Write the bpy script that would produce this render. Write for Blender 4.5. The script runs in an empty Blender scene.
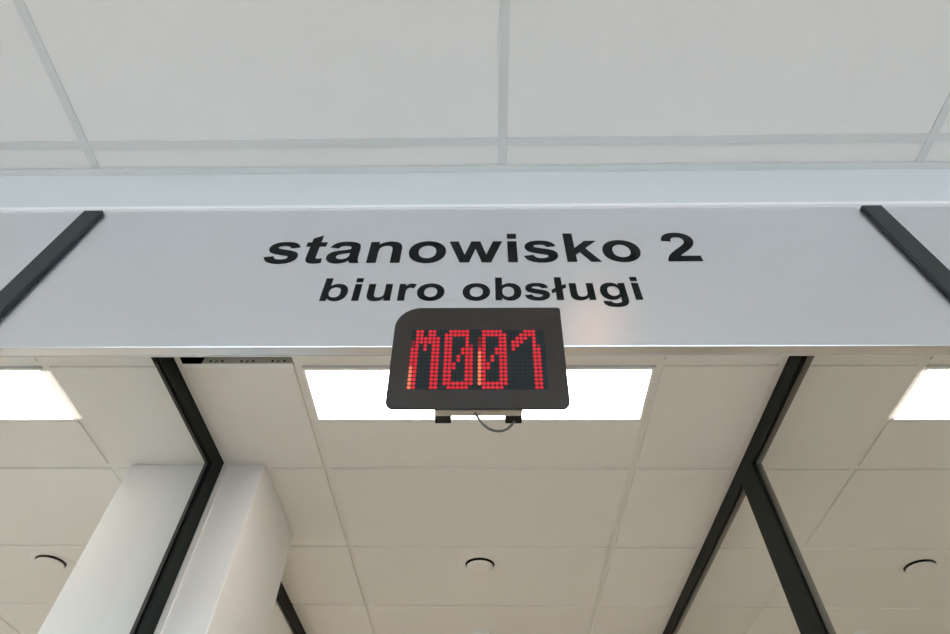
import bpy, bmesh, math, random, re
from mathutils import Vector, Matrix
from mathutils.geometry import tessellate_polygon

S = bpy.context.scene
COL = S.collection
EYE = 1.5                      # eye height above the floor
Z = lambda h: h + EYE          # heights measured from the eye -> world
random.seed(4)

# ------------------------------------------------------------------ helpers
def mesh_obj(name, bm, mat, parent=None, smooth=False):
    me = bpy.data.meshes.new(name)
    bm.normal_update()
    bm.to_mesh(me); bm.free()
    mats = mat if isinstance(mat, (list, tuple)) else [mat]
    for m in mats:
        me.materials.append(m)
    if smooth:
        for p in me.polygons:
            p.use_smooth = True
    o = bpy.data.objects.new(name, me)
    COL.objects.link(o)
    if parent is not None:
        o.parent = parent
    return o

def box(bm, x0, x1, y0, y1, z0, z1, mi=0, bevel=0.0, seg=2):
    vs = [bm.verts.new((x, y, z)) for x in (x0, x1) for y in (y0, y1) for z in (z0, z1)]
    idx = [(0, 1, 3, 2), (4, 6, 7, 5), (0, 4, 5, 1), (2, 3, 7, 6), (0, 2, 6, 4), (1, 5, 7, 3)]
    fs = [bm.faces.new([vs[i] for i in f]) for f in idx]
    for f in fs:
        f.material_index = mi
    if bevel > 0:
        es = list({e for f in fs for e in f.edges})
        r = bmesh.ops.bevel(bm, geom=es, offset=bevel, segments=seg, affect='EDGES', profile=0.5)
        for f in r['faces']:
            f.material_index = mi

def nb(*boxes, bevel=0.0):
    bm = bmesh.new()
    for b in boxes:
        box(bm, *b[:6], mi=b[6] if len(b) > 6 else 0, bevel=bevel)
    return bm

def lathe(bm, prof, cx, cy, n=48, mi=0):
    rings = []
    for r, z in prof:
        if r < 1e-6:
            rings.append([bm.verts.new((cx, cy, z))])
        else:
            rings.append([bm.verts.new((cx + r * math.cos(2 * math.pi * k / n), cy + r * math.sin(2 * math.pi * k / n), z)) for k in range(n)])
    for a, b in zip(rings, rings[1:]):
        for k in range(n):
            k2 = (k + 1) % n
            if len(a) == 1 and len(b) == 1: continue
            if len(a) == 1: f = bm.faces.new((a[0], b[k2], b[k]))
            elif len(b) == 1: f = bm.faces.new((a[k], a[k2], b[0]))
            else: f = bm.faces.new((a[k], a[k2], b[k2], b[k]))
            f.material_index = mi
    bmesh.ops.recalc_face_normals(bm, faces=bm.faces)

def thing(name, label, cat, loc=(0, 0, 0), group=None):
    o = bpy.data.objects.new(name, None)
    o.empty_display_size = 0.05
    COL.objects.link(o)
    o.location = loc
    o['label'] = label; o['category'] = cat; o['kind'] = 'thing'
    if group: o['group'] = group
    return o

def part(name, bm, mat, root, smooth=False, label=None):
    """mesh given in world coordinates, parented under a thing (or a part of it)"""
    off = Vector((0, 0, 0)); p = root
    while p is not None:
        off += p.location; p = p.parent
    bmesh.ops.translate(bm, verts=bm.verts, vec=-off)
    o = mesh_obj(name, bm, mat, root, smooth)
    if label: o['label'] = label
    return o

def struct(name, bm, mat, parent=None, smooth=False):
    o = mesh_obj(name, bm, mat, parent, smooth)
    if parent is None: o['kind'] = 'structure'
    return o

def copy_thing(root, loc, label):
    r = root.copy(); COL.objects.link(r); r.location = loc; r['label'] = label
    for ch in list(root.children):
        c = ch.copy(); COL.objects.link(c); c.parent = r
        for g in ch.children:
            d = g.copy(); COL.objects.link(d); d.parent = c
    return r

# ---------------------------------------------------------------- materials
def lin(c):
    return tuple(((v / 255) / 12.92 if v / 255 <= .04045 else ((v / 255 + .055) / 1.055) ** 2.4) for v in c) + (1,)

def mat(name, rgb, rough=0.5, metal=0.0, noise=0.0, nscale=(60, 60, 60), bump=0.0, coord='Object', aniso=0.0, spec=0.5):
    m = bpy.data.materials.new(name); m.use_nodes = True
    nt = m.node_tree; b = nt.nodes['Principled BSDF']
    b.inputs['Base Color'].default_value = (*rgb, 1)
    b.inputs['Roughness'].default_value = rough
    b.inputs['Metallic'].default_value = metal
    b.inputs['Specular IOR Level'].default_value = spec
    if aniso: b.inputs['Anisotropic'].default_value = aniso
    if noise or bump:
        tc = nt.nodes.new('ShaderNodeTexCoord'); mp = nt.nodes.new('ShaderNodeMapping')
        mp.inputs['Scale'].default_value = nscale
        nt.links.new(tc.outputs[coord], mp.inputs['Vector'])
        nz = nt.nodes.new('ShaderNodeTexNoise'); nz.inputs['Scale'].default_value = 1.0
        nz.inputs['Detail'].default_value = 4.0
        nt.links.new(mp.outputs[0], nz.inputs['Vector'])
        if noise:
            mx = nt.nodes.new('ShaderNodeMix'); mx.data_type = 'RGBA'
            mx.inputs['A'].default_value = (*[c * (1 - noise) for c in rgb], 1)
            mx.inputs['B'].default_value = (*[min(1, c * (1 + noise)) for c in rgb], 1)
            nt.links.new(nz.outputs['Fac'], mx.inputs['Factor'])
            nt.links.new(mx.outputs['Result'], b.inputs['Base Color'])
        if bump:
            bp = nt.nodes.new('ShaderNodeBump'); bp.inputs['Strength'].default_value = bump
            bp.inputs['Distance'].default_value = 0.001
            nt.links.new(nz.outputs['Fac'], bp.inputs['Height'])
            nt.links.new(bp.outputs[0], b.inputs['Normal'])
    return m

def emit(name, rgb, s):
    m = bpy.data.materials.new(name); m.use_nodes = True
    nt = m.node_tree; b = nt.nodes['Principled BSDF']
    b.inputs['Base Color'].default_value = (*[min(1, c) * .25 for c in rgb], 1); b.inputs['Specular IOR Level'].default_value = .2
    b.inputs['Emission Color'].default_value = (*rgb, 1)
    b.inputs['Emission Strength'].default_value = s
    b.inputs['Roughness'].default_value = .4
    return m

def glass_mat(name, tint=(.97, .985, .98), ior=1.45):
    m = bpy.data.materials.new(name); m.use_nodes = True
    nt = m.node_tree; nt.nodes.remove(nt.nodes['Principled BSDF'])
    out = nt.nodes['Material Output']
    tr = nt.nodes.new('ShaderNodeBsdfTransparent'); tr.inputs[0].default_value = (*tint, 1)
    gl = nt.nodes.new('ShaderNodeBsdfGlossy'); gl.inputs['Roughness'].default_value = 0.0
    lw = nt.nodes.new('ShaderNodeLayerWeight')
    pw = nt.nodes.new('ShaderNodeMath'); pw.operation = 'POWER'; pw.inputs[1].default_value = 5
    ma = nt.nodes.new('ShaderNodeMath'); ma.operation = 'MULTIPLY_ADD'; ma.inputs[1].default_value = .96; ma.inputs[2].default_value = .04
    nt.links.new(lw.outputs['Facing'], pw.inputs[0]); nt.links.new(pw.outputs[0], ma.inputs[0])
    mx = nt.nodes.new('ShaderNodeMixShader')
    nt.links.new(ma.outputs[0], mx.inputs[0]); nt.links.new(tr.outputs[0], mx.inputs[1])
    nt.links.new(gl.outputs[0], mx.inputs[2]); nt.links.new(mx.outputs[0], out.inputs[0])
    return m

M = {}
M['tile'] = mat('ceiling_tile_board', (.84, .815, .785), .9, noise=.02, nscale=(9, 9, 9), bump=.15, spec=.2)
M['bar_office'] = mat('office_grid_paint', (.82, .80, .765), .6, noise=.01, nscale=(20, 20, 20), spec=.2)
M['bar'] = mat('grid_bar_paint', (.70, .70, .68), .55, noise=.01, nscale=(20, 20, 20), spec=.3)
M['angle'] = mat('wall_angle_paint', (.74, .75, .74), .5, noise=.01, nscale=(20, 20, 20), spec=.3)
M['plaster'] = mat('white_wall_paint', (.66, .69, .70), .8, noise=.012, nscale=(5, 5, 5), spec=.25)
M['column'] = mat('column_paint', (.78, .78, .77), .75, noise=.012, nscale=(4, 4, 4), spec=.25)
M['brushed'] = mat('brushed_aluminium', (.79, .83, .885), .31, 1.0, noise=.035, nscale=(6, 300, 420), bump=.05)
M['edge'] = mat('aluminium_edge', (.86, .86, .85), .45, 1.0, noise=.02, nscale=(6, 200, 200))
M['cap'] = mat('white_cap_paint', (.86, .86, .86), .4, noise=.01, nscale=(10, 10, 10))
M['black'] = mat('anthracite_powder_coat', (.007, .011, .010), .45, noise=.08, nscale=(90, 90, 90), bump=.1, spec=.12)
M['mullion'] = mat('anthracite_mullion_coat', (.026, .036, .036), .5, noise=.08, nscale=(300, 300, 300), bump=.15, spec=.25)
M['gasket'] = mat('black_rubber_gasket', (.004, .004, .004), .8, noise=.05, nscale=(80, 80, 80))
M['flange'] = mat('anthracite_flange_coat', (.05, .047, .038), .5, noise=.08, nscale=(90, 90, 90))
M['case'] = mat('display_case_metal', (.052, .046, .042), .38, .7, noise=.35, spec=.25, nscale=(900, 900, 900), bump=.25)
M['led_off'] = mat('unlit_led_panel', (.012, .018, .019), .5, spec=.2, noise=.05, nscale=(100, 100, 100))
M['led_dot'] = mat('unlit_led_dot', (.017, .025, .025), .5, spec=.2, noise=.05, nscale=(100, 100, 100))
M['red'] = emit('red_led', (.80, .020, .038), .70)
M['amber'] = emit('amber_led', (1.0, .20, .09), .95)
M['dimred'] = emit('dim_red_led', (.45, .03, .04), .35)
M['letter'] = mat('black_vinyl', (.006, .009, .009), .6, noise=.03, nscale=(40, 40, 40), spec=.12)
M['rubber'] = mat('black_rubber', (.006, .006, .006), .75, noise=.05, nscale=(90, 90, 90))
M['steel'] = mat('bracket_steel', (.58, .55, .50), .45, .85, noise=.03, nscale=(40, 300, 300))
M['cable'] = mat('grey_cable_sheath', (.10, .095, .085), .5, noise=.05, nscale=(60, 60, 60))
M['panel'] = emit('light_diffuser', (1.0, .91, .82), 10.8)
M['panel'].node_tree.nodes['Principled BSDF'].inputs['Base Color'].default_value = (.03, .03, .03, 1)
M['white'] = mat('white_lamp_frame', (.86, .86, .85), .45, noise=.01, nscale=(30, 30, 30))
M['valve'] = mat('white_valve_enamel', (.83, .81, .78), .5, noise=.01, nscale=(30, 30, 30))
M['dark'] = mat('plenum_black', (.004, .004, .004), .9, noise=.05, nscale=(10, 10, 10))
M['galv'] = mat('galvanised_profile', (.66, .67, .58), .6, .0, noise=.06, nscale=(30, 200, 200))
M['floor_hall'] = mat('grey_stone_floor', (.78, .775, .76), .35, noise=.04, nscale=(6, 6, 6))
M['floor_office'] = mat('warm_wood_floor', (.78, .62, .45), .45, noise=.10, nscale=(2, 24, 24))
M['office_wall'] = mat('office_wall_paint', (.80, .72, .62), .85, noise=.012, nscale=(5, 5, 5))
M['paving'] = mat('outdoor_paving', (.42, .40, .37), .9, noise=.1, nscale=(2, 2, 2))
M['glass'] = glass_mat('clear_glass')
M['warm'] = emit('warm_downlight', (1.0, .56, .30), 5.5)

# ------------------------------------------------- measured places (eye = 0)
H = 1.5901          # hall ceiling
HR = 1.3784         # office ceiling
D = .727            # front of the aluminium fascia
FB, FT = .785, 1.2887
XL, XR = -1.0297, .978      # room-side faces of the two glass partitions
YW = .775           # wall band over the fascia
C1, C2 = -.6289, .5718
ROWS = [.79, 1.356, 1.924, 2.524, 3.124, 3.724, 4.336, 4.936, 5.536, 6.0]
WEST, EAST, NORTH, SOUTH = -5.0, 5.0, 6.0, -6.0

# ------------------------------------------------------------- room shell
struct('floor', nb((WEST, EAST, SOUTH, .75, -.1, 0)), M['floor_hall'])
struct('floor', nb((WEST, EAST, .75, NORTH, -.1, 0)), M['floor_office'])
TOP = Z(2.1)
def wall_with_opening(x0, x1, y0, y1, axis, a0, a1, z0, z1):
    if axis == 'x':
        return nb((x0, a0, y0, y1, 0, TOP), (a1, x1, y0, y1, 0, TOP), (a0, a1, y0, y1, 0, z0), (a0, a1, y0, y1, z1, TOP))
    return nb((x0, x1, y0, a0, 0, TOP), (x0, x1, a1, y1, 0, TOP), (x0, x1, a0, a1, 0, z0), (x0, x1, a0, a1, z1, TOP))
def window(name, axis, a0, a1, z0, z1, p, n, depth=.06):
    bm = bmesh.new(); t = .06
    P = (lambda u0, u1, w0, w1: box(bm, u0, u1, p - depth / 2, p + depth / 2, w0, w1)) if axis == 'x' else \
        (lambda u0, u1, w0, w1: box(bm, p - depth / 2, p + depth / 2, u0, u1, w0, w1))
    P(a0, a1, z0, z0 + t); P(a0, a1, z1 - t, z1)
    for k in range(n + 1):
        u = a0 + (a1 - a0 - t) * k / n
        P(u, u + t, z0 + t, z1 - t)
    o = struct(name, bm, M['flange'])
    g = bmesh.new()
    if axis == 'x': box(g, a0 + t, a1 - t, p - .004, p + .004, z0 + t, z1 - t)
    else: box(g, p - .004, p + .004, a0 + t, a1 - t, z0 + t, z1 - t)
    struct('window_pane', g, M['glass'], o)

struct('wall_back', wall_with_opening(WEST, EAST, SOUTH - .15, SOUTH, 'x', -4.7, 4.7, .15, 2.95), M['plaster'])
window('window_1', 'x', -4.7, 4.7, .15, 2.95, SOUTH - .075, 6)
struct('wall_left', wall_with_opening(WEST - .15, WEST, SOUTH, NORTH, 'y', 1.2, 4.6, .6, 2.6), M['office_wall'])
window('window_2', 'y', 1.2, 4.6, .6, 2.6, WEST - .075, 3)  # unseen office window, added to let daylight onto the office ceiling
struct('wall_right', nb((EAST, EAST + .15, SOUTH, NORTH, 0, TOP)), M['office_wall'])
struct('wall_far', nb((WEST, EAST, NORTH, NORTH + .15, 0, TOP)), M['office_wall'])
# pale unseen paving outside the windows, added to block sky light from below
struct('ground', nb((-60, 60, -60, 60, -.3, -.11)), M['paving'])
# bulkhead wall over the fascia: white band seen between ceiling and sign
struct('wall_front', nb((WEST, EAST, YW, YW + .012, Z(1.2), TOP)), M['plaster'])
# slab above both suspended ceilings
struct('ceiling_slab', nb((WEST - .15, EAST + .15, SOUTH - .15, NORTH + .15, TOP, TOP + .1)), M['dark'])

def tile_field(name, xs, ys, zb, skip=(), split=None, gap=.0035, bar='bar', lift=0.0, inset=.004, open_slot=None):
    """lay-in tiles in a T-bar grid; xs, ys are bar centre lines; returns the ceiling object"""
    bm = bmesh.new(); hw = .012
    for i in range(len(xs) - 1):
        for j in range(len(ys) - 1):
            if (i, j) in skip: continue
            r = (xs[i] + (inset if i else .001), xs[i + 1] - (inset if i < len(xs) - 2 else .001), ys[j] + inset, ys[j + 1] - inset)
            if split and (i, j) in split:
                r = split[(i, j)]
                if r is None: continue
            box(bm, *r, zb + gap, zb + gap + .0155, bevel=.0012, seg=1)
    o = struct(name, bm, M['tile'])
    g = bmesh.new(); zb += lift
    for x in xs[1:-1]:
        box(g, x - hw, x + hw, ys[0], ys[-1], zb, zb + .003)
        box(g, x - .001, x + .001, ys[0], ys[-1], zb + .0031, zb + .035)
    for y in ys[1:-1]:
        for a, b in zip(xs, xs[1:]):
            if open_slot and (a, y) == open_slot: continue
            l = a + (hw if a != xs[0] else 0); r = b - (hw if b != xs[-1] else 0)
            box(g, l + .0003, r - .0003, y - hw, y + hw, zb + .0004, zb + .003)
    struct('grid_bars', g, M[bar], o)
    return o

# hall ceiling
hx = [WEST] + [.0487 + 1.2 * k for k in range(-4, 5)] + [EAST]
hy = sorted([YW - .002] + [.6816 - .6 * k for k in range(0, 12)] + [SOUTH])
ob = tile_field('ceiling', hx, hy, Z(H), skip=())
g = nb((WEST, EAST, YW - .021, YW - .0005, Z(H) - .0012, Z(H) - .0002), (WEST, EAST, YW - .002, YW - .0005, Z(H) - .0002, Z(H) + .02))
struct('trim_1', g, M['angle'])

# office ceilings: one field in each of the three bays
mx = [XL, C1, C2, XR]
LY = 1.646
split = {(1, 1): (C1 + .0128, C2 - .0128, LY + .001, ROWS[2] - .0128), (0, 0): (XL + .004, C1 - .0128, ROWS[0] + .004, 1.306)}
tile_field('ceiling', mx, ROWS, Z(HR), open_slot=(XL, ROWS[1]), split=split, gap=0.0, bar='bar_office', lift=.0065, inset=.0128)
lx = [WEST] + [-1.4842 - 1.2 * k for k in range(2, -1, -1)] + [-1.0585]
split = {(len(lx) - 3, 1): (lx[-3] + .0128, lx[-2] - .0128, LY + .001, ROWS[2] - .0128)}
tile_field('ceiling', lx, ROWS, Z(HR), split=split, gap=0.0, bar='bar_office', lift=.0065, inset=.0128)
rx = [1.018] + [1.4264 + 1.2 * k for k in range(0, 3)] + [EAST]
split = {(1, 1): (rx[1] + .0128, rx[2] - .0128, LY + .001, ROWS[2] - .0128)}
tile_field('ceiling', rx, ROWS, Z(HR), split=split, gap=0.0, bar='bar_office', lift=.0065, inset=.0128)

# column between the left bays
KX0, KX1, KY0, KY1 = -1.400, -.868, 1.901, 2.425
struct('column', nb((KX0, KX1, KY0, KY1, 0, Z(HR) - .0015), bevel=.004), M['column'])
a = .024; zt = Z(HR)
struct('trim_2', nb((XL + .001, KX1 + a, KY0 - a, KY0 - .0005, zt - .0012, zt - .0001), (KX1 + .0005, KX1 + a, KY0, KY1 + a, zt - .0012, zt - .0001),
                    (KX0 - a, KX0 - .0005, KY0, KY1 + a, zt - .0012, zt - .0001), (KX0 - a, -1.06, KY0 - a, KY0 - .0005, zt - .0012, zt - .0001)), M['bar_office'])
struct('trim_3', nb((XL + .001, XL + .020, .80, KY0 - a - .0005, zt - .0011, zt - .0001), (-1.0785, -1.0595, .80, KY0 - a - .0005, zt - .0011, zt - .0001)), M['bar_office'])
struct('trim_4', nb((XR - .021, XR - .0005, .80, NORTH, zt - .0011, zt - .0001), (1.0165, 1.035, .80, NORTH, zt - .0011, zt - .0001)), M['bar_office'])

# open border slot in front of the first tile row
sl = thing('ceiling_profile', 'grey perforated metal profile showing in the narrow open slot of the ceiling', 'ceiling profile', (-.82, 1.351, Z(HR)))
part('web', nb((-.945, C1 - .0125, 1.3492, 1.3510, Z(HR) - .0005, Z(HR) + .045)), M['galv'], sl)
for k in range(3):
    for dx, dz, w, h in ((-.020, .012, .0037, .005), (0, .010, .0025, .0065), (.020, .012, .0037, .005)):
        bm = bmesh.new(); cx = -.899 + .104 * k + dx; n = 14
        bm.faces.new([bm.verts.new((cx + w * math.cos(2 * math.pi * q / n) + (.0018 * math.sin(2 * math.pi * q / n) if dx == 0 else 0), 1.3484,
                                    Z(HR) + dz - .002 + h * math.sin(2 * math.pi * q / n))) for q in range(n)])
        r = bmesh.ops.extrude_face_region(bm, geom=bm.faces[:])
        bmesh.ops.translate(bm, verts=[v for v in r['geom'] if isinstance(v, bmesh.types.BMVert)], vec=(0, .0010, 0))
        bmesh.ops.recalc_face_normals(bm, faces=bm.faces)
        part('hole', bm, M['dark'], sl)
struct('trim_8', nb((XL + .0015, XL + .021, KY0 - .0085, KY0 - .0005, 0.0005, zt - .0015)), M['column'])
struct('trim_5', nb((XL + .021, C1 - .0125, 1.3512, 1.3695, zt - .0012, zt - .0001)), M['cap'])

# ------------------------------------------------------ ceiling light panels
def light(name, x0, x1, y0, y1, label, group):
    t = thing(name, label, 'ceiling light', ((x0 + x1) / 2, (y0 + y1) / 2, Z(HR)), group)
    z = Z(HR) - .001; f = .010
    part('frame', nb((x0, x0 + f, y0, y1, z, z + .035), (x1 - f, x1, y0, y1, z, z + .035), (x0 + f, x1 - f, y0, y0 + f, z, z + .035),
                     (x0 + f, x1 - f, y1 - f, y1, z, z + .035), (x0 + f, x1 - f, y0 + f, y1 - f, z + .022, z + .035)), M['white'], t)
    part('diffuser', nb((x0 + f + .0003, x1 - f - .0003, y0 + f + .0003, y1 - f - .0003, z + .006, z + .010)), M['panel'], t)
    return t
e = .0125
G = 'flat light panels in the office ceiling'
light('ceiling_light', C1 + e, C2 - e, 1.3725, 1.643, 'bright white light panel half hidden behind the red digit display', G)
light('ceiling_light', lx[-3] + e, lx[-2] - e, 1.3725, 1.643, 'bright white light panel beyond the left glass partition, cut by the left picture edge', G)
light('ceiling_light', rx[1] + e, rx[2] - e, 1.3725, 1.643, 'bright white light panel beyond the right glass partition, cut by the right picture edge', G)

# ---------------------------------------------------------- ceiling valves
def valve(x, y, label):
    t = thing('ceiling_valve', label, 'ceiling vent', (x, y, Z(HR)), 'round white valves in the office ceiling')
    z = Z(HR)
    bm = bmesh.new()
    lathe(bm, [(.106, z), (.104, z - .0012), (.096, z - .0022), (.076, z - .0032), (.071, z - .0030), (.069, z - .001)], x, y)
    part('ring', bm, M['valve'], t, True)
    bm = bmesh.new(); lathe(bm, [(0, z - .0006), (.0695, z - .0006)], x, y)
    part('throat', bm, M['dark'], t, label='dark gap inside the ring')
    bm = bmesh.new()
    lathe(bm, [(.0, z - .020), (.030, z - .0195), (.050, z - .0175), (.060, z - .014), (.0640, z - .011), (.060, z - .0095), (.014, z - .009), (.012, z - .001)], x, y)
    part('disc', bm, M['valve'], t, True)
    return t
v0 = valve(-.033, 2.690, 'round white ceiling valve straight below the display in the picture, in the middle bay')
copy_thing(v0, (-2.10, 2.680, Z(HR)), 'round white ceiling valve left of the white column')
copy_thing(v0, (2.03, 2.685, Z(HR)), 'round white ceiling valve right of the right black post')
def detector(x, y, label):
    t = thing('ceiling_detector', label, 'detector', (x, y, Z(HR)), 'small white domes in the office ceiling')
    z = Z(HR)
    bm = bmesh.new(); lathe(bm, [(.055, z), (.055, z - .010), (.050, z - .014), (.044, z - .015)], x, y)
    part('base', bm, M['valve'], t, True)
    bm = bmesh.new(); lathe(bm, [(.044, z - .013), (.044, z - .022), (.040, z - .036), (.026, z - .046), (0, z - .049)], x, y)
    part('dome', bm, M['white'], t, True)
    return t
d0 = detector(-.030, 3.45, 'small white dome below the middle ceiling valve at the bottom picture edge')
copy_thing(d0, (2.075, 3.45, Z(HR)), 'small white dome right of the right black post at the bottom picture edge')

# ------------------------------------------------------------ glass partitions
ZB = Z(1.3195)      # underside of the head rails
def partition(side, label):
    s = -1 if side == 'left' else 1
    x0 = XL if s < 0 else XR
    w = .0285 if s < 0 else .037
    X = lambda a, b: (min(x0 + s * a, x0 + s * b), max(x0 + s * a, x0 + s * b))
    t = thing('glass_partition', label, 'partition', (x0, 1.3, 0), 'framed glass partitions of the office')
    y0 = .80
    ypf, ypb = (1.812, 1.892) if s < 0 else (1.811, 1.942)
    top = Z(HR) - .0013
    def rail(ya, yb):
        bm = bmesh.new()
        box(bm, *X(0, .0075), ya, yb, ZB, top, 0)
        box(bm, *X(.0075, .0155), ya, yb, ZB + .012, top, 1)
        box(bm, *X(.0155, w), ya, yb, ZB, top, 2)
        return bm
    mats = [M['black'], M['gasket'], M['flange'] if s > 0 else M['gasket']]
    part('top_rail', rail(y0, ypb if s < 0 else ypf), mats, t)
    bm = bmesh.new()
    box(bm, *X(0, .0075), ypf, ypb, 0.02, ZB if s < 0 else ZB, 0)
    box(bm, *X(.0075, .0155), ypf + .012, ypb, 0.02, ZB, 1)
    box(bm, *X(.0155, w), ypf, ypb, 0.02, ZB, 2)
    part('post', bm, mats, t)
    if s > 0:
        part('post_head', nb((*X(0, w), ypf, ypb, ZB, top)), M['black'], t)
        part('top_rail', rail(ypb, 5.9), mats, t)
        part('glass_pane', nb((*X(.009, .014), ypb + .001, 5.9, .05, ZB + .011)), M['glass'], t)
    else:
        part('top_rail', rail(KY1 + .002, 5.9), mats, t)
        part('glass_pane', nb((*X(.009, .014), KY1 + .002, 5.9, .05, ZB + .011)), M['glass'], t)
    part('glass_pane', nb((*X(.009, .014), y0, ypf + .011, .05, ZB + .011)), M['glass'], t)
    part('bottom_rail', nb((*X(0, w), y0, ypf, 0.0005, .05)), M['black'], t)
partition('left', 'black framed glass partition left of the display, ending against the white column')
partition('right', 'black framed glass partition right of the display, forking into rail and post')

# -------------------------------------------------------- fascia and mullions
MLX = (-1.0025, -.9550); MRX = (.9150, .9630)
def fascia(name, x0, x1, label, cat):
    t = thing(name, label, cat, ((x0 + x1) / 2, D, Z(FB)))
    bm = nb((x0, x1, D, D + .022, Z(FB), Z(FT)), bevel=.0018)
    part('face_plate', bm, M['brushed'], t)
    part('bottom_lip', nb((x0, x1, D + .0222, D + .0245, Z(FB) - .0005, Z(FB) + .05)), M['edge'], t)
    return t
xm1 = sum(MLX) / 2; xm2 = sum(MRX) / 2
sign = fascia('sign_panel', xm1 + .001, xm2 - .001, 'wide brushed aluminium sign panel lettered stanowisko 2 biuro obsługi', 'sign')
fascia('fascia_panel', WEST + .01, xm1 - .001, 'blank brushed aluminium panel left of the left black strip', 'panel')
fascia('fascia_panel', xm2 + .001, EAST - .01, 'blank brushed aluminium panel right of the right black strip', 'panel')
# white cap profile running over the fascia
bm = nb((WEST, EAST, D + .004, YW - .0005, Z(FT) + .0005, Z(1.3005)))
struct('trim_6', bm, M['angle'])
struct('trim_7', nb((WEST, EAST, D - .001, YW - .0005, Z(1.3007), Z(1.3135)), bevel=.002), M['cap'])

def mullion(x, label):
    t = thing('mullion', label, 'mullion', ((x[0] + x[1]) / 2, D, 0), 'black vertical strips over the aluminium fascia')
    part('cover_strip', nb((x[0], x[1], D - .0105, D - .0002, Z(FB), Z(1.2775)), bevel=.0022), M['mullion'], t)
    part('post', nb((x[0], x[1], D - .0105, D + .045, 0.0005, Z(FB) - .001), bevel=.002), M['mullion'], t)
mullion(MLX, 'black vertical strip left of the word stanowisko')
mullion(MRX, 'black vertical strip right of the digit 2')

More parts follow.
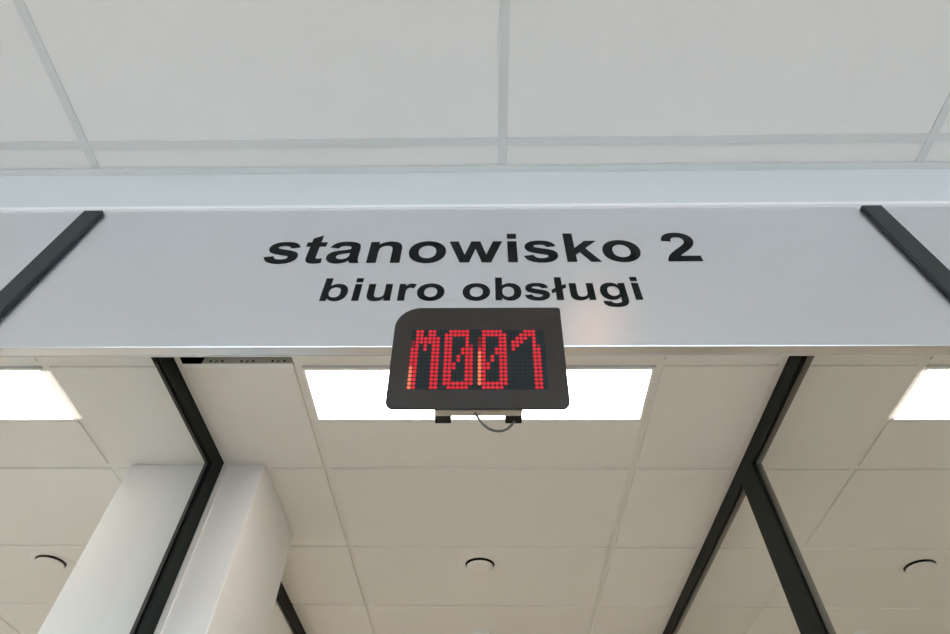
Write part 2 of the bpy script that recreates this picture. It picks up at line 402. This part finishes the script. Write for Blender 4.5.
# ------------------------------------------------------------------- lettering
GL = {
 's': (1139, "M48 303 330 346Q348 264 403 221.5Q458 179 557 179Q666 179 721 219Q758 247 758 294Q758 326 738 347Q717 367 644 384Q304 459 213 521Q87 607 87 760Q87 898 196 992Q305 1086 534 1086Q752 1086 858 1015Q964 944 1004 805L739 756Q722 818 674.5 851Q627 884 539 884Q428 884 380 853Q348 831 348 796Q348 766 376 745Q414 717 638.5 666Q863 615 952 541Q1040 466 1040 332Q1040 186 918 81Q796 -24 557 -24Q340 -24 213.5 64Q87 152 48 303Z"),
 't': (682, "M634 1062V838H442V410Q442 280 447.5 258.5Q453 237 472.5 223Q492 209 520 209Q559 209 633 236L657 18Q559 -24 435 -24Q359 -24 298 1.5Q237 27 208.5 67.5Q180 108 169 177Q160 226 160 375V838H31V1062H160V1273L442 1437V1062Z"),
 'a': (1139, "M357 738 102 784Q145 938 250 1012Q355 1086 562 1086Q750 1086 842 1041.5Q934 997 971.5 928.5Q1009 860 1009 677L1006 349Q1006 209 1019.5 142.5Q1033 76 1070 0H792Q781 28 765 83Q758 108 755 116Q683 46 601 11Q519 -24 426 -24Q262 -24 167.5 65Q73 154 73 290Q73 380 116 450.5Q159 521 236.5 558.5Q314 596 460 624Q657 661 733 693V721Q733 802 693 836.5Q653 871 542 871Q467 871 425 841.5Q383 812 357 738ZM733 510Q679 492 562 467Q445 442 409 418Q354 379 354 319Q354 260 398 217Q442 174 510 174Q586 174 655 224Q706 262 722 317Q733 353 733 454Z"),
 'n': (1251, "M1113 0H832V542Q832 714 814 764.5Q796 815 755.5 843Q715 871 658 871Q585 871 527 831Q469 791 447.5 725Q426 659 426 481V0H145V1062H406V906Q545 1086 756 1086Q849 1086 926 1052.5Q1003 1019 1042.5 967Q1082 915 1097.5 849Q1113 783 1113 660Z"),
 'o': (1251, "M82 546Q82 686 151 817Q220 948 346.5 1017Q473 1086 629 1086Q870 1086 1024 929.5Q1178 773 1178 534Q1178 293 1022.5 134.5Q867 -24 631 -24Q485 -24 352.5 42Q220 108 151 235.5Q82 363 82 546ZM370 531Q370 373 445 289Q520 205 630 205Q740 205 814.5 289Q889 373 889 533Q889 689 814.5 773Q740 857 630 857Q520 857 445 773Q370 689 370 531Z"),
 'w': (1593, "M344 0 8 1062H281L480 366L663 1062H934L1111 366L1314 1062H1591L1250 0H980L797 683L617 0Z"),
 'i': (569, "M147 1206V1466H428V1206ZM147 0V1062H428V0Z"),
 'k': (1139, "M137 0V1466H418V688L747 1062H1093L730 674L1119 0H816L549 477L418 340V0Z"),
 '2': (1139, "M1036 261V0H51Q67 148 147 280.5Q227 413 463 632Q653 809 696 872Q754 959 754 1044Q754 1138 703.5 1188.5Q653 1239 564 1239Q476 1239 424 1186Q372 1133 364 1010L84 1038Q109 1270 241 1371Q373 1472 571 1472Q788 1472 912 1355Q1036 1238 1036 1064Q1036 965 1000.5 875.5Q965 786 888 688Q837 623 704 501Q571 379 535.5 339Q500 299 478 261Z"),
 'b': (1251, "M134 0V1466H415V938Q545 1086 723 1086Q917 1086 1044 945.5Q1171 805 1171 542Q1171 270 1041.5 123Q912 -24 727 -24Q636 -24 547.5 21.5Q459 67 395 156V0ZM413 554Q413 389 465 310Q538 198 659 198Q752 198 817.5 277.5Q883 357 883 528Q883 710 817 790.5Q751 871 648 871Q547 871 480 792.5Q413 714 413 554Z"),
 'u': (1251, "M847 0V159Q789 74 694.5 25Q600 -24 495 -24Q388 -24 303 23Q218 70 180 155Q142 240 142 390V1062H423V574Q423 350 438.5 299.5Q454 249 495 219.5Q536 190 599 190Q671 190 728 229.5Q785 269 806 327.5Q827 386 827 614V1062H1108V0Z"),
 'r': (797, "M416 0H135V1062H396V911Q463 1018 516.5 1052Q570 1086 638 1086Q734 1086 823 1033L736 788Q665 834 604 834Q545 834 504 801.5Q463 769 439.5 684Q416 599 416 328Z"),
 'ł': (569, "M147 0V519L-10 420V650L147 749V1466H428V926L585 1025V795L428 696V0Z"),
 'g': (1251, "M121 -70 442 -109Q450 -165 479 -186Q519 -216 605 -216Q715 -216 770 -183Q807 -161 826 -112Q839 -77 839 17V172Q713 0 521 0Q307 0 182 181Q84 324 84 537Q84 804 212.5 945Q341 1086 532 1086Q729 1086 857 913V1062H1120V109Q1120 -79 1089 -172Q1058 -265 1002 -318Q946 -371 852.5 -401Q759 -431 616 -431Q346 -431 233 -338.5Q120 -246 120 -104Q120 -90 121 -70ZM372 553Q372 384 437.5 305.5Q503 227 599 227Q702 227 773 307.5Q844 388 844 546Q844 711 776 791Q708 871 604 871Q503 871 437.5 792.5Q372 714 372 553Z"),
}
def outlines(d):
    loops, cur, p = [], [], (0, 0)
    for c, args in re.findall(r'([MLHVQZ])([^MLHVQZ]*)', d):
        n = [float(v) for v in args.split()]
        if c == 'Z':
            if len(cur) > 1 and (Vector(cur[0]) - Vector(cur[-1])).length < 1e-3: cur.pop()
            loops.append(cur); cur = []
        elif c in 'ML':
            for k in range(0, len(n), 2): p = (n[k], n[k + 1]); cur.append(p)
        elif c == 'H': p = (n[0], p[1]); cur.append(p)
        elif c == 'V': p = (p[0], n[0]); cur.append(p)
        elif c == 'Q':
            for k in range(0, len(n), 4):
                q, e2 = (n[k], n[k + 1]), (n[k + 2], n[k + 3])
                for s in range(1, 7):
                    t = s / 6
                    cur.append(((1 - t) ** 2 * p[0] + 2 * t * (1 - t) * q[0] + t * t * e2[0], (1 - t) ** 2 * p[1] + 2 * t * (1 - t) * q[1] + t * t * e2[1]))
                p = e2
    return loops
def signed_area(l):
    return sum(a[0] * b[1] - b[0] * a[1] for a, b in zip(l, l[1:] + l[:1])) / 2
def inside(pt, l):
    c = False
    for a, b in zip(l, l[1:] + l[:1]):
        if (a[1] > pt[1]) != (b[1] > pt[1]) and pt[0] < (b[0] - a[0]) * (pt[1] - a[1]) / (b[1] - a[1]) + a[0]: c = not c
    return c
def letter_mesh(ch, x, zb, sx, sz, y, thick):
    bm = bmesh.new()
    loops = outlines(GL[ch][1])
    holes = [l for l in loops if any(l is not m and inside(l[0], m) for m in loops)]
    for out in [l for l in loops if not any(l is h for h in holes)]:
        grp = [out] + [h for h in holes if inside(h[0], out)]
        pts3 = [[Vector((px, pz, 0)) for px, pz in l] for l in grp]
        flat = [pt for l in grp for pt in l]
        f = [bm.verts.new((x + px * sx, y - thick, zb + pz * sz)) for px, pz in flat]
        b = [bm.verts.new((x + px * sx, y, zb + pz * sz)) for px, pz in flat]
        for t in tessellate_polygon(pts3):
            bm.faces.new([f[i] for i in t]); bm.faces.new([b[i] for i in reversed(t)])
        o = 0
        for l in grp:
            n = len(l)
            for i in range(n):
                j = (i + 1) % n
                bm.faces.new((f[o + i], f[o + j], b[o + j], b[o + i]))
            o += n
    bmesh.ops.recalc_face_normals(bm, faces=bm.faces)
    return bm
def line(text, x, zb, sx, sz):
    whole = bmesh.new()
    for ch in text:
        if ch == ' ': x += 569 * sx; continue
        b = letter_mesh(ch, x, zb, sx, sz, D - .0001, .0008)
        me = bpy.data.meshes.new('tmp'); b.to_mesh(me); b.free(); whole.from_mesh(me); bpy.data.meshes.remove(me)
        x += GL[ch][0] * sx
    return whole
for text, x, zb, sx, sz in (('stanowisko 2', -.4992, 1.0557, 7.61e-5, 7.85e-5), ('biuro obsługi', -.3440, .9217, 5.134e-5, 5.20e-5)):
    for word in text.split():
        part('lettering', line(word, x, Z(zb), sx, sz), M['letter'], sign, label='black lettering ' + word)
        x += (sum(GL[c][0] for c in word) + 569) * sx

# ---------------------------------------------------------- LED queue display
B = Vector((-.01793, .705, Z(.61667)))
T = math.radians(10)
UP = Vector((0, -math.sin(T), math.cos(T))); N = Vector((0, -math.cos(T), -math.sin(T)))
def P(a, h, out=0.0):
    return B + Vector((a, 0, 0)) + UP * h + N * out
disp = thing('queue_display', 'dark grey board with rounded corner showing red digits M001', 'display', tuple(B))
# face plate outline with its large rounded corner
def arc(cx, cz, r, a0, a1, n=14):
    return [(cx + r * math.cos(math.radians(a0 + (a1 - a0) * k / n)), cz + r * math.sin(math.radians(a0 + (a1 - a0) * k / n))) for k in range(n + 1)]
x0, x1, h = -.1440, .1516, .2126
rb, rt, rl = .0140, .0055, .046
pts = arc(x0 + rb, rb, rb, 180, 270) + arc(x1 - rb, rb, rb, 270, 360) + arc(x1 - rt, h - rt, rt, 0, 90) + arc(x0 + rl, h - rl, rl, 90, 180)
bm = bmesh.new()
f = bm.faces.new([bm.verts.new(P(px, pz, 0)) for px, pz in pts])
r = bmesh.ops.extrude_face_region(bm, geom=[f])
bmesh.ops.translate(bm, verts=[v for v in r['geom'] if isinstance(v, bmesh.types.BMVert)], vec=-N * .004)
bmesh.ops.recalc_face_normals(bm, faces=bm.faces)
rim = [e for e in bm.edges if all(abs((v.co - B).dot(N)) < 1e-5 for v in e.verts)]
bmesh.ops.bevel(bm, geom=rim, offset=.0009, segments=2, affect='EDGES')
part('face_plate', bm, M['case'], disp)

def tbox(a0, a1, h0, h1, o0, o1, bm=None):
    bm = bm or bmesh.new()
    n0 = len(bm.verts)
    vs = [bm.verts.new(P(a, hh, o)) for a in (a0, a1) for hh in (h0, h1) for o in (o0, o1)]
    for q in [(0, 1, 3, 2), (4, 6, 7, 5), (0, 4, 5, 1), (2, 3, 7, 6), (0, 2, 6, 4), (1, 5, 7, 3)]:
        bm.faces.new([vs[i] for i in q])
    bmesh.ops.recalc_face_normals(bm, faces=bm.faces)
    return bm
LX0, LX1, LZ0, LZ1 = -.1122, .1187, .0360, .1603
led = part('led_panel', tbox(LX0, LX1, LZ0, LZ1, -.0004, .0003), M['led_off'], disp)
# lit dots, 32 x 16
lit = {}
def on(c, r): lit[(c, r)] = 1
for r_ in range(16):
    rows = {0: [1, 2, 4, 5], 1: [1, 2, 4, 5], 2: [1, 2, 3, 4, 5, 6], 3: [0, 1, 2, 3, 4, 5, 6], 4: [0, 1, 3, 5, 6], 5: [0, 1, 3, 5, 6]}
    for c in rows.get(r_, [0, 1, 5, 6]): on(c, r_)
zero = {0: [1, 2, 3, 4, 5], 1: [0, 1, 2, 3, 4, 5], 14: [0, 1, 2, 3, 4, 5, 6], 15: [1, 2, 3, 4, 5]}
diag = {5: 4, 6: 4, 7: 3, 8: 3, 9: 2, 10: 2}
for r_ in range(16):
    cs = zero.get(r_) or [0, 1, 5, 6] + ([diag[r_]] if r_ in diag else [])
    for c in cs:
        if not (c == 6 and r_ < 4): on(8 + c, r_)
        if not (c == 0 and r_ < 2): on(16 + c, r_)
on(22, 1)
one = {0: [27, 28, 29], 1: [26, 27, 28, 29], 2: [25, 26, 27, 29], 3: [24, 25, 26, 29], 4: [24, 25, 29, 30], 5: [24, 29, 30]}
for r_ in range(16):
    for c in one.get(r_, [29, 30]): on(c, r_)
px_ = (LX1 - LX0) / 32; pz_ = (LZ1 - LZ0) / 16
MI = {'red': 0, 'amber': 1, 'dimred': 2, 'off': 3}
sets = [bmesh.new() for _ in range(5)]         # four digits, then the unlit dots
for c in range(32):
    for r_ in range(16):
        k = 'off'
        if (c, r_) in lit:
            k = 'red'
            if c in (0, 16): k = 'amber' if r_ >= (10 if c == 0 else 6) else ('red' if r_ >= 5 else 'dimred')
            if (c in (14, 30) and r_ <= 4): k = 'dimred'
        cx = LX0 + px_ * (c + .5); cz = LZ1 - pz_ * (r_ + .5)
        rad = .45 if k != 'off' else .33
        n = 14; bmk = sets[4 if k == 'off' else c // 8]
        f = bmk.faces.new([bmk.verts.new(P(cx + rad * px_ * math.cos(2 * math.pi * q / n), cz + rad * px_ * math.sin(2 * math.pi * q / n), .0007)) for q in range(n)])
        f.material_index = MI[k]
for b in sets:
    r = bmesh.ops.extrude_face_region(b, geom=b.faces[:])
    bmesh.ops.translate(b, verts=[v for v in r['geom'] if isinstance(v, bmesh.types.BMVert)], vec=-N * .0005)
    bmesh.ops.recalc_face_normals(b, faces=b.faces)
dm = [M['red'], M['amber'], M['dimred'], M['led_dot']]
for b, ch in zip(sets, 'M001'):
    part('digit' if ch != 'M' else 'letter', b, dm, led, label='red lit ' + ('letter M' if ch == 'M' else 'digit ' + ch))
part('unlit_dots', sets[4], dm, led, label='dark unlit dots')
# mounting channel, clamps and arms behind the plate
bz = B.z
ch_ = nb((-.0822, .0570, .7095, .7215, bz + .0005, bz + .030), (-.0822, -.0807, .7095, .7215, bz - .0008, bz + .0005), (.0555, .0570, .7095, .7215, bz - .0008, bz + .0005),
         (-.0807, .0555, .7095, .7108, bz - .0008, bz + .0005), (-.0807, .0555, .7200, .7215, bz - .0008, bz + .0005))
part('mounting_channel', ch_, M['steel'], disp)
for a0, a1 in ((-.0832, -.0575), (.0305, .0573)):
    c = part('clamp', nb((a0, a1, .7217, .7405, bz - .0005, bz + .020), bevel=.0008), M['rubber'], disp)
    part('arm', nb((a0 + .004, a1 - .004, .7216, .7245, bz + .0205, Z(FB) - .0007)), M['steel'], disp)
# thin cable looping under the channel
cu = bpy.data.curves.new('cable', 'CURVE'); cu.dimensions = '3D'; cu.bevel_depth = .0021; cu.bevel_resolution = 3; cu.resolution_u = 8
CP = [(-.0197, .6308), (-.0135, .6182), (-.0038, .6027), (.0089, .5927), (.0199, .5907), (.0309, .5937), (.0391, .6017), (.0447, .6109)]
sp = cu.splines.new('BEZIER'); sp.bezier_points.add(len(CP) - 1)
for k, (cx, cz) in enumerate(CP):
    yy = .7155 + (.733 - .7155) * k / (len(CP) - 1); q = yy / .728
    bp = sp.bezier_points[k]; bp.co = Vector((cx * q, yy, Z(cz * q))); bp.handle_left_type = bp.handle_right_type = 'AUTO'
tmp = bpy.data.objects.new('tmp_cable', cu); COL.objects.link(tmp)
dg = bpy.context.evaluated_depsgraph_get()
cm = bpy.data.meshes.new_from_object(tmp.evaluated_get(dg))
bm = bmesh.new(); bm.from_mesh(cm)
bpy.data.objects.remove(tmp); bpy.data.meshes.remove(cm)
part('cable', bm, M['cable'], disp, True, label='thin grey cable loop')

# lamp of the hall ceiling just above the viewer (its warm glint shows on the sign)
def downlight(x, y, label):
    t = thing('downlight', label, 'downlight', (x, y, Z(H)), 'warm downlights of the hall ceiling')
    z = Z(H) + .0035
    bm = bmesh.new(); lathe(bm, [(.075, z), (.074, z - .004), (.060, z - .006), (.056, z - .002)], x, y)
    part('ring', bm, M['white'], t, True)
    bm = bmesh.new(); lathe(bm, [(0, z - .002), (.056, z - .002)], x, y)
    part('lamp', bm, M['warm'], t)
    return t
downlight(.385, .05, 'warm round downlight in the hall ceiling above the viewer')
downlight(.47, -.78, 'warm round downlight in the hall ceiling behind the viewer')

# ------------------------------------------------------------ daylight and camera
w = bpy.data.worlds.new('daylight'); S.world = w; w.use_nodes = True
bg = w.node_tree.nodes['Background']
bg.inputs[0].default_value = (.83, .95, 1.12, 1); bg.inputs[1].default_value = 5.8

cam = bpy.data.cameras.new('camera'); co = bpy.data.objects.new('camera', cam); COL.objects.link(co)
R_ = Vector((0.99981671, 0.01463177, 0.01234714)); U_ = Vector((0.00330493, -0.76714135, 0.64146958)); F_ = Vector((-0.01885784, 0.6413112, 0.7670491))
m = Matrix((R_, U_, -F_)).transposed().to_4x4(); m.translation = Vector((0, 0, EYE))
co.matrix_world = m
cam.sensor_width = 36; cam.lens = 36 * 583.99 / 950; cam.clip_start = .02
S.camera = co
S.view_settings.view_transform = 'Standard'; S.view_settings.look = 'None'
S.view_settings.gamma = 1; S.view_settings.use_curve_mapping = False
S.view_settings.exposure = 0
S.cycles.use_denoising = True
S.cycles.max_bounces = 12; S.cycles.diffuse_bounces = 8; S.cycles.transparent_max_bounces = 16
